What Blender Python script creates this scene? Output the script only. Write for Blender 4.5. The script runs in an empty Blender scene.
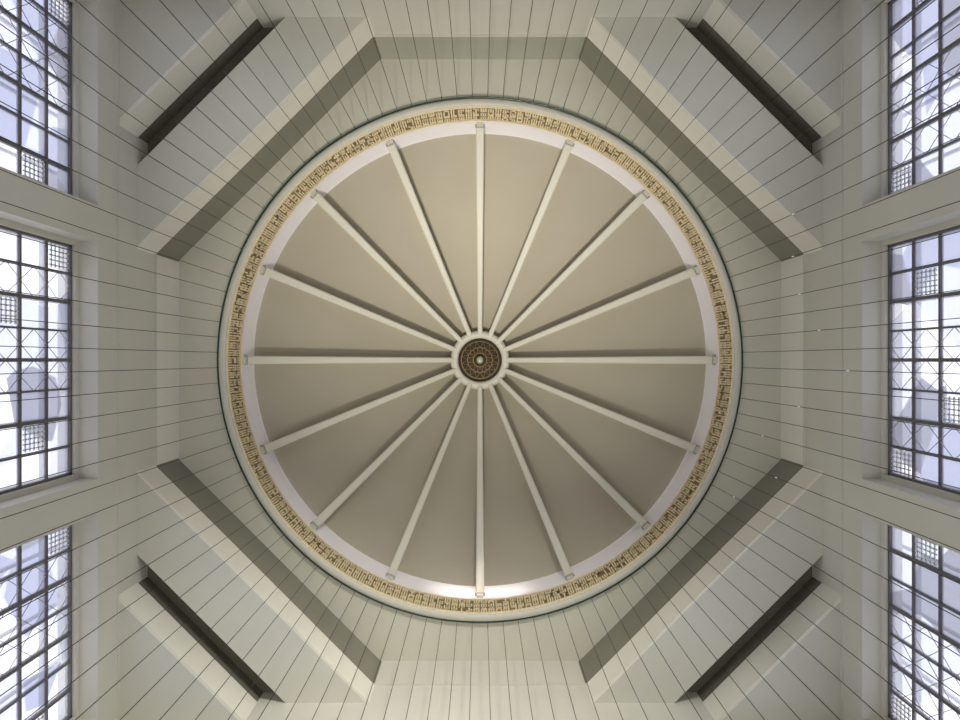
import bpy, math, random
from mathutils import Vector, Matrix
random.seed(4)
S=bpy.context.scene
S.view_settings.view_transform='Standard'
CAMZ=1.5
F=640.0
zC,z1,z2,z3=16.0,14.87,14.09,13.35
W=7.55
D1,D2,D3=7.075,8.366,8.83
TAU=2*math.pi

# ---------------- materials
def mat(name,col,rough=0.6,metal=0.0,noise=0.0,nscale=4.0,bump=0.0,emit=None,es=0):
    m=bpy.data.materials.new(name); m.use_nodes=True
    nt=m.node_tree; b=nt.nodes['Principled BSDF']
    b.inputs['Base Color'].default_value=(*col,1)
    b.inputs['Roughness'].default_value=rough; b.inputs['Metallic'].default_value=metal
    if emit:
        b.inputs['Emission Color'].default_value=(*emit,1); b.inputs['Emission Strength'].default_value=es
    if noise>0:
        tc=nt.nodes.new('ShaderNodeTexCoord'); n=nt.nodes.new('ShaderNodeTexNoise')
        n.inputs['Scale'].default_value=nscale; n.inputs['Detail'].default_value=5
        nt.links.new(tc.outputs['Object'],n.inputs['Vector'])
        r=nt.nodes.new('ShaderNodeValToRGB')
        r.color_ramp.elements[0].position=0.3; r.color_ramp.elements[1].position=0.7
        r.color_ramp.elements[0].color=(*[c*(1-noise) for c in col],1)
        r.color_ramp.elements[1].color=(*[min(1,c*(1+noise)) for c in col],1)
        nt.links.new(n.outputs['Fac'],r.inputs['Fac']); nt.links.new(r.outputs['Color'],b.inputs['Base Color'])
        if bump>0:
            bp=nt.nodes.new('ShaderNodeBump'); bp.inputs['Strength'].default_value=bump
            nt.links.new(n.outputs['Fac'],bp.inputs['Height']); nt.links.new(bp.outputs['Normal'],b.inputs['Normal'])
    return m
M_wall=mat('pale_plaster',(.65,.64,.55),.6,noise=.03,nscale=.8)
M_fascia_lit=mat('fascia_plaster_lit',(.82,.80,.69),.6,noise=.03,nscale=.8)  # wall plaster lightened so the fascias look lit
M_ceil=mat('ceiling_plaster',(.64,.63,.525),.7,noise=.03,nscale=.8)
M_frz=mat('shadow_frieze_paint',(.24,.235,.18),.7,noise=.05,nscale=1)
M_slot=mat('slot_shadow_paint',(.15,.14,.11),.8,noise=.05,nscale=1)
M_frz2=mat('frieze_mid_tone',(.38,.39,.315),.7,noise=.05,nscale=1)  # darker tone for the shaded back frieze; corbel plates share it
M_dome=mat('dome_taupe_plaster',(.425,.39,.305),.8,noise=.03,nscale=.6)
M_rib=mat('rib_paint',(.66,.645,.55),.6)
M_white=mat('white_lacquer',(.93,.90,.93),.35)
M_gold=mat('gold_leaf',(.84,.71,.46),.45,.05,noise=.12,nscale=12)
M_golddk=mat('dark_gold_ground',(.20,.155,.08),.5,.1)
M_bgold=mat('antique_gold',(.24,.17,.07),.4,.6)
M_bronze=mat('dark_bronze',(.03,.02,.01),.45,.5)
M_green=mat('green_glass_edge',(.035,.085,.075),.2)
M_frame=mat('window_frame_metal',(.15,.14,.145),.5,.2)
M_frame2=mat('outer_screen_metal',(.40,.39,.43),.5,.2)
M_lat=mat('white_lattice',(.80,.81,.86),.5)
M_wire=mat('steel_wire',(.04,.042,.036),.5,.3)
M_glint=mat('wire_glint',(.95,.95,1),.1,emit=(1,1,.95),es=.4)  # painted sun glints on the wires, with a weak glow
M_lamp=mat('lamp_lens',(.40,.50,.42),.2)
M_floor=mat('marble_floor',(.66,.62,.54),.25,noise=.15,nscale=1.5)

def glassmat():
    m=bpy.data.materials.new('tinted_glass'); m.use_nodes=True
    nt=m.node_tree; nt.nodes.clear()
    o=nt.nodes.new('ShaderNodeOutputMaterial'); tr=nt.nodes.new('ShaderNodeBsdfTransparent')
    gl=nt.nodes.new('ShaderNodeBsdfGlossy'); gl.inputs['Roughness'].default_value=.1
    tl=nt.nodes.new('ShaderNodeBsdfTranslucent'); tl.inputs['Color'].default_value=(.85,.87,.95,1)
    tc=nt.nodes.new('ShaderNodeTexCoord'); v=nt.nodes.new('ShaderNodeTexVoronoi'); v.inputs['Scale'].default_value=.9
    nt.links.new(tc.outputs['Object'],v.inputs['Vector'])
    r=nt.nodes.new('ShaderNodeValToRGB'); r.color_ramp.interpolation='CONSTANT'
    e=r.color_ramp.elements; e[0].color=(.80,.81,.87,1); e[1].color=(.60,.62,.71,1); e[1].position=.4
    e2=e.new(.62); e2.color=(.97,.97,1,1)
    e3=e.new(.88); e3.color=(.50,.50,.55,1)
    sp=nt.nodes.new('ShaderNodeSeparateColor'); nt.links.new(v.outputs['Color'],sp.inputs[0])
    nt.links.new(sp.outputs[0],r.inputs['Fac']); nt.links.new(r.outputs['Color'],tr.inputs['Color'])
    m1=nt.nodes.new('ShaderNodeMixShader'); m1.inputs[0].default_value=.25
    m2=nt.nodes.new('ShaderNodeMixShader'); m2.inputs[0].default_value=.04
    nt.links.new(tr.outputs[0],m1.inputs[1]); nt.links.new(tl.outputs[0],m1.inputs[2])
    nt.links.new(m1.outputs[0],m2.inputs[1]); nt.links.new(gl.outputs[0],m2.inputs[2])
    nt.links.new(m2.outputs[0],o.inputs[0]); return m
M_glass=glassmat()

# ---------------- mesh builder (z given relative to the eye height)
class MB:
    def __init__(s): s.v=[];s.f=[];s.mi=[];s.mats=[]
    def m(s,mt):
        if mt not in s.mats: s.mats.append(mt)
        return s.mats.index(mt)
    def add(s,vs,fs,mt):
        o=len(s.v); s.v+=[tuple(p) for p in vs]; k=s.m(mt)
        for f in fs: s.f.append([i+o for i in f]); s.mi.append(k)
    def box(s,x0,x1,y0,y1,z0,z1,mt,T=None):
        vs=[Vector((x,y,z)) for z in (z0,z1) for y in (y0,y1) for x in (x0,x1)]
        if T: vs=[T@p for p in vs]
        s.add(vs,[(0,2,3,1),(4,5,7,6),(0,1,5,4),(2,6,7,3),(0,4,6,2),(1,3,7,5)],mt)
    def prism(s,poly,z0,z1,mt):
        n=len(poly)
        vs=[(x,y,z0) for x,y in poly]+[(x,y,z1) for x,y in poly]
        fs=[tuple(range(n))[::-1],tuple(range(n,2*n))]
        for i in range(n):
            j=(i+1)%n; fs.append((i,j,n+j,n+i))
        s.add(vs,fs,mt)
    def lathe(s,prof,mt,n=192,closed=False):
        vs=[];k=len(prof)
        for i in range(n):
            a=TAU*i/n
            for r,z in prof: vs.append((r*math.cos(a),r*math.sin(a),z))
        fs=[]
        for i in range(n):
            j=(i+1)%n
            for q in range(k if closed else k-1):
                w=(q+1)%k
                fs.append((i*k+q,j*k+q,j*k+w,i*k+w))
        s.add(vs,fs,mt)
    def tube(s,a,b,r,mt,n=5):
        a=Vector(a);b=Vector(b);d=(b-a).normalized()
        u=d.orthogonal().normalized();w=d.cross(u)
        vs=[p+(u*math.cos(TAU*i/n)+w*math.sin(TAU*i/n))*r for p in (a,b) for i in range(n)]
        fs=[(i,(i+1)%n,n+(i+1)%n,n+i) for i in range(n)]
        s.add(vs,fs,mt)
    def obj(s,name,parent=None,smooth=False,rot=0):
        me=bpy.data.meshes.new(name)
        c,sn=math.cos(rot),math.sin(rot)
        me.from_pydata([(x*c-y*sn,x*sn+y*c,z+CAMZ) for x,y,z in s.v],[],s.f)
        for mt in s.mats: me.materials.append(mt)
        for p,k in zip(me.polygons,s.mi): p.material_index=k; p.use_smooth=smooth
        me.update()
        o=bpy.data.objects.new(name,me); S.collection.objects.link(o)
        if parent: o.parent=parent
        return o

# ---------------- floor
b=MB(); b.box(-W-.8,W+.8,-W-.8,W+.8,-1.7,-1.5,M_floor); b.obj('floor')

# ---------------- walls + windows
ZT,ZB=12.65,4.9
OPEN=[(-2.35,2.35,8),(3.05,7.1,7),(-7.1,-3.05,7)]
def wall(name,rot,side):
    e=W+.8 if side else W
    b=MB()
    b.box(-W-.8,-W,-e,e,-1.5,ZB,M_wall)
    b.box(-W-.8,-W,-e,e,ZT,zC+.3,M_wall)
    for y0,y1 in [(-e,-7.1),(-3.05,-2.35),(2.35,3.05),(7.1,e)]:
        b.box(-W-.8,-W,y0,y1,ZB,ZT,M_wall)
    b.obj(name,rot=rot)
    # frieze moulding
    t=MB()
    fm=M_fascia_lit if side else (M_frz2 if name=='wall_back' else M_wall)  # shading put into the frieze colour wall by wall
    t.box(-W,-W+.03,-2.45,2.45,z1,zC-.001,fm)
    t.box(-W,-W+.045,-2.6,2.6,z1-.05,z1,M_wall)
    # slim ledge above the windows
    t.box(-W,-W+.03,-W+.05,W-.05,z3-.05,z3-.0,M_wall)
    t.obj('trim_frieze',rot=rot)
wn=[0]
def window(rot,y0,y1,n):
    wn[0]+=1
    b=MB(); X=-W-.5
    # casing steps (plaster coloured)
    c=.1
    b.box(X-.12,X+.12,y0,y0+c,ZB,ZT,M_wall); b.box(X-.12,X+.12,y1-c,y1,ZB,ZT,M_wall)
    b.box(X-.12,X+.12,y0+c,y1-c,ZT-c,ZT,M_wall); b.box(X-.12,X+.12,y0+c,y1-c,ZB,ZB+c,M_wall)
    a0,a1,t0,t1=y0+c,y1-c,ZB+c,ZT-c
    f=.05
    b.box(X-.05,X+.05,a0,a0+f,t0,t1,M_frame); b.box(X-.05,X+.05,a1-f,a1,t0,t1,M_frame)
    b.box(X-.05,X+.05,a0,a1,t1-f,t1,M_frame); b.box(X-.05,X+.05,a0,a1,t0,t0+f,M_frame)
    pw=(a1-a0)/n
    for i in range(1,n):
        w=.032 if i%2==0 else .018
        b.box(X-.04,X+.04,a0+i*pw-w,a0+i*pw+w,t0,t1,M_frame)
    nr=11; ph=(t1-t0)/nr
    for j in range(1,nr):
        w=.024
        b.box(X-.03,X+.03,a0,a1,t1-j*ph-w,t1-j*ph+w,M_frame)
    # glass
    b.box(X-.012,X+.0,a0,a1,t0,t1,M_glass)
    # decorative leading: diamonds and perforated lattice squares
    for i in range(n):
        for j in range(nr):
            ca=a0+(i+.5)*pw; cz=t1-(j+.5)*ph; hx,hz=pw*.5,ph*.5
            k=(i*3+j*2)%10
            if i in (n//2-1,n//2) or i==1:
                P=[(ca-hx,cz),(ca,cz+hz),(ca+hx,cz),(ca,cz-hz)]
                for q in range(4):
                    p,r=P[q],P[(q+1)%4]
                    b.tube((X+.02,*p),(X+.02,*r),.007,M_frame2,4)
            elif k==0:
                for q in range(5):
                    u=-.8+q*.4
                    b.box(X+.01,X+.03,ca+u*hx*.8-.012,ca+u*hx*.8+.012,cz-hz*.8,cz+hz*.8,M_lat)
                    b.box(X+.01,X+.03,ca-hx*.8,ca+hx*.8,cz+u*hz*.8-.012,cz+u*hz*.8+.012,M_lat)
    # outer screen
    XO=X-.75
    ym=(y0+y1)/2
    for q in range(-2,3):
        yy=ym+q*1.2
        if y0-.1<yy<y1+.1: b.box(XO-.03,XO+.03,yy-.03,yy+.03,ZB,ZT+.9,M_frame2)
    for q in range(4):
        zz=ZT+.2-q*2.1
        b.box(XO-.03,XO+.03,y0,y1,zz-.05,zz+.05,M_frame2)
    b.obj('window_%d'%wn[0],rot=rot)
for nm,rot,sd in [('wall_left',0,1),('wall_right',math.pi,1),('wall_front',-math.pi/2,0),('wall_back',math.pi/2,0)]:
    wall(nm,rot,sd)
    for o in OPEN: window(rot,*o)

# ---------------- ceiling slab with round opening
b=MB(); R0=6.33; n=256; vs=[];fs=[]
for i in range(n):
    a=TAU*i/n; c,s_=math.cos(a),math.sin(a); k=(W)/max(abs(c),abs(s_))
    vs+=[(R0*c,R0*s_,zC),(k*c,k*s_,zC),(R0*c,R0*s_,zC+.3),(k*c,k*s_,zC+.3)]
for i in range(n):
    j=(i+1)%n
    fs+=[(4*i,4*i+1,4*j+1,4*j),(4*i+2,4*j+2,4*j+3,4*i+3)]
b.add(vs,fs,M_ceil); b.obj('ceiling')

# ---------------- diagonal corner beams
def strip(a,bb):
    q=math.sqrt(2); pa=a*q-W; 
    if bb is None: return [(W,pa),(W,W),(pa,W)]
    pb=bb*q-W
    return [(W,pa),(W,pb),(pb,W),(pa,W)]
for k in range(4):
    rot=k*math.pi/2
    e=bpy.data.objects.new('corner_beam',None); S.collection.objects.link(e)
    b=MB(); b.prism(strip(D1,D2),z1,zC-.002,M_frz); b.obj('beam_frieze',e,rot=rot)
    b=MB(); b.prism(strip(D1-.01,D1+.04),z2,z1,M_fascia_lit); b.prism(strip(D1+.04,D2),z2,z1,M_wall); b.obj('beam_body',e,rot=rot)
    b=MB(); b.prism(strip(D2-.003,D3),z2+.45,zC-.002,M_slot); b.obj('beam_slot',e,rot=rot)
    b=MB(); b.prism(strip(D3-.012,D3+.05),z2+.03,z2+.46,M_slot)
    b.prism(strip(D3-.02,D3+.05),z3,z2+.03,M_fascia_lit)
    b.prism(strip(D3+.05,None),z3,zC-.002,M_wall); b.obj('corner_block',e,rot=rot)

# ---------------- dome
dome=bpy.data.objects.new('ribbed_dome',None); S.collection.objects.link(dome)
zR,RR,zA,RA=17.75,6.31,20.9,.8
def prof(t): # t 0 rim ->1 hub
    return RR+(RA-RR)*t, zR+(zA-zR)*(t+.22*t*(1-t))
b=MB(); b.lathe([prof(i/16) for i in range(17)]+[(0.0,zA+.15)],M_dome,192); b.obj('dome_shell',dome,True)
b=MB()
b.lathe([(R0,16.9),(R0-.02,17.0),(R0-.02,17.6),(R0-.06,17.75)],M_white,192)
b.lathe([(6.34,16.84),(6.29,16.86),(6.29,16.93),(6.34,16.95)],M_white,192)
b.obj('drum_cornice',dome,True)
b=MB()
for k in range(16):
    T=Matrix.Rotation(TAU*k/16,4,'Z')
    N=12
    vs=[];fs=[]
    for i in range(N+1):
        t=i/N; r,z=prof(t); w=.115-.04*t; d=.60-.12*t
        vs+=[T@Vector(p) for p in ((r,-w,z+.1),(r,-w,z-d+.04),(r,-w+.03,z-d),(r,w-.03,z-d),(r,w,z-d+.04),(r,w,z+.1))]
    for i in range(N):
        for q in range(5): fs.append((i*6+q,(i+1)*6+q,(i+1)*6+q+1,i*6+q+1))
    fs.append((0,1,2,3,4,5)); b.add(vs,fs,M_rib)
b.obj('dome_ribs',dome)
b=MB()
for k in range(16):
    T=Matrix.Rotation(TAU*k/16,4,'Z')
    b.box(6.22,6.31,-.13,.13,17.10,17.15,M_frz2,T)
    b.box(6.24,6.31,-.09,.09,16.96,17.10,M_rib,T)
b.obj('rib_corbels',dome)
# hub
b=MB(); h=20.45
b.lathe([(.95,h+.6),(.95,h+.12),(.90,h),(.80,h-.03),(.72,h+.02),(.70,h+.12),(.70,h+.5)],M_rib,96)
b.obj('hub_ring',dome,True)
b=MB()
b.lathe([(.71,h+.2),(.0,h+.2)],M_bronze,64)
for r in (.60,.40,.22):
    b.lathe([(r-.012,h+.2),(r-.012,h+.17),(r+.012,h+.17),(r+.012,h+.2)],M_bgold,64)
for k in range(16):
    a=TAU*k/16
    for r0,r1 in ((.22,.40),(.40,.60)):
        for s_ in (1,-1):
            b.tube((r0*math.cos(a),r0*math.sin(a),h+.18),(r1*math.cos(a+s_*.2),r1*math.sin(a+s_*.2),h+.18),.007,M_bgold,4)
b.lathe([(.13,h+.2),(.13,h+.08),(.09,h+.06)],M_bgold,32)
b.lathe([(.09,h+.06),(.05,h+.04),(0,h+.03)],M_lamp,32)
b.obj('hub_medallion',dome)

# ---------------- gold calligraphic frieze ring
g=bpy.data.objects.new('gilded_frieze_ring',None); S.collection.objects.link(g)
b=MB(); b.lathe([(R0,15.9),(R0,16.9)],M_golddk,192)
b.obj('frieze_ground',g,True)
b=MB(); NC=210
for k in range(NC):
    T=Matrix.Rotation(TAU*k/NC,4,'Z'); cw=TAU*R0/NC/2*.9
    b.box(R0-.04,R0,-cw*1.1,cw*1.1,15.92,15.99,M_gold,T); b.box(R0-.04,R0,-cw*1.1,cw*1.1,16.81,16.88,M_gold,T)
    for row in range(3):
        zz=16.03+row*.26
        for q in range(3):
            if random.random()<.85:
                y=-cw+q*cw*.7; b.box(R0-.04,R0,y,y+cw*.45,zz,zz+random.choice((.14,.22,.22)),M_gold,T)
        if random.random()<.8: 
            zq=zz+random.choice((0,.16)); b.box(R0-.04,R0,-cw,cw*.8,zq,zq+.055,M_gold,T)
b.obj('frieze_letters',g)
b=MB()
b.lathe([(6.32,16.02),(6.32,15.91),(6.36,15.89),(6.48,15.89),(6.51,15.93),(6.51,16.02)],M_rib,192)
b.obj('ring_lip',g,True)
b=MB()
b.lathe([(6.525,16.0),(6.525,15.92),(6.55,15.92),(6.55,16.0)],M_green,192)
b.obj('glass_edge',g,True)

# ---------------- hanging wire curtain
b=MB(); NW=108; RW=6.555
for k in range(NW):
    a=TAU*(k+.5)/NW; x,y=RW*math.cos(a),RW*math.sin(a)
    b.tube((x,y,15.95),(x,y,3.0),.0065,M_wire,5)
for k in range(NW):
    a=TAU*(k+.5)/NW
    if a<.6 or a>TAU-.45:
        if k%2==0:
            zz=random.uniform(11,14.6); T=Matrix.Rotation(a,4,'Z')
            b.box(RW-.009,RW+.009,-.009,.009,zz,zz+.08,M_glint,T)  # small glowing speck standing for a sun reflection
b.obj('hanging_wire_curtain')

# ---------------- lights
w=bpy.data.worlds.new('sky'); S.world=w; w.use_nodes=True
bg=w.node_tree.nodes['Background']; bg.inputs[0].default_value=(.94,.945,1,1); bg.inputs[1].default_value=1.75
def area(name,loc,size,power,col,target,spread=math.pi,sy=None):
    l=bpy.data.lights.new(name,'AREA'); l.shape='DISK'; l.size=size; l.energy=power; l.color=col; l.spread=spread
    if sy: l.shape='RECTANGLE'; l.size_y=sy
    o=bpy.data.objects.new(name,l); S.collection.objects.link(o); o.location=loc
    d=Vector(target)-Vector(loc); o.rotation_euler=d.to_track_quat('-Z','Y').to_euler(); return o
area('added_floor_fill',(-1,5,.15),2.5,330,(1,.95,.86),(0,2,17))  # added soft fill from below, not a known lamp of the room
area('added_dome_fill',(-1.2,6.9,6.9),1.2,230,(1,.93,.80),(0,-4,20.3),math.radians(58))  # invented light that brightens the upper dome panels
area('added_wall_fill',(2.5,-6.9,9.2),1.6,230,(1,.97,.88),(-1.2,7.5,13.9),math.radians(60))  # extra light added to lift the opposite fascias and soffits
area('added_drum_fill',(0,-5.9,18.85),2.4,5,(1,.90,.84),(0,6.3,18.78),math.radians(6),.2)  # added narrow beam that brightens one side of the white drum band

c=bpy.data.cameras.new('cam'); co=bpy.data.objects.new('camera',c); S.collection.objects.link(co)
co.location=(0,0,CAMZ); co.rotation_euler=(math.pi,0,0)
c.sensor_width=36; c.lens=F*36/960; c.clip_start=.05
S.camera=co
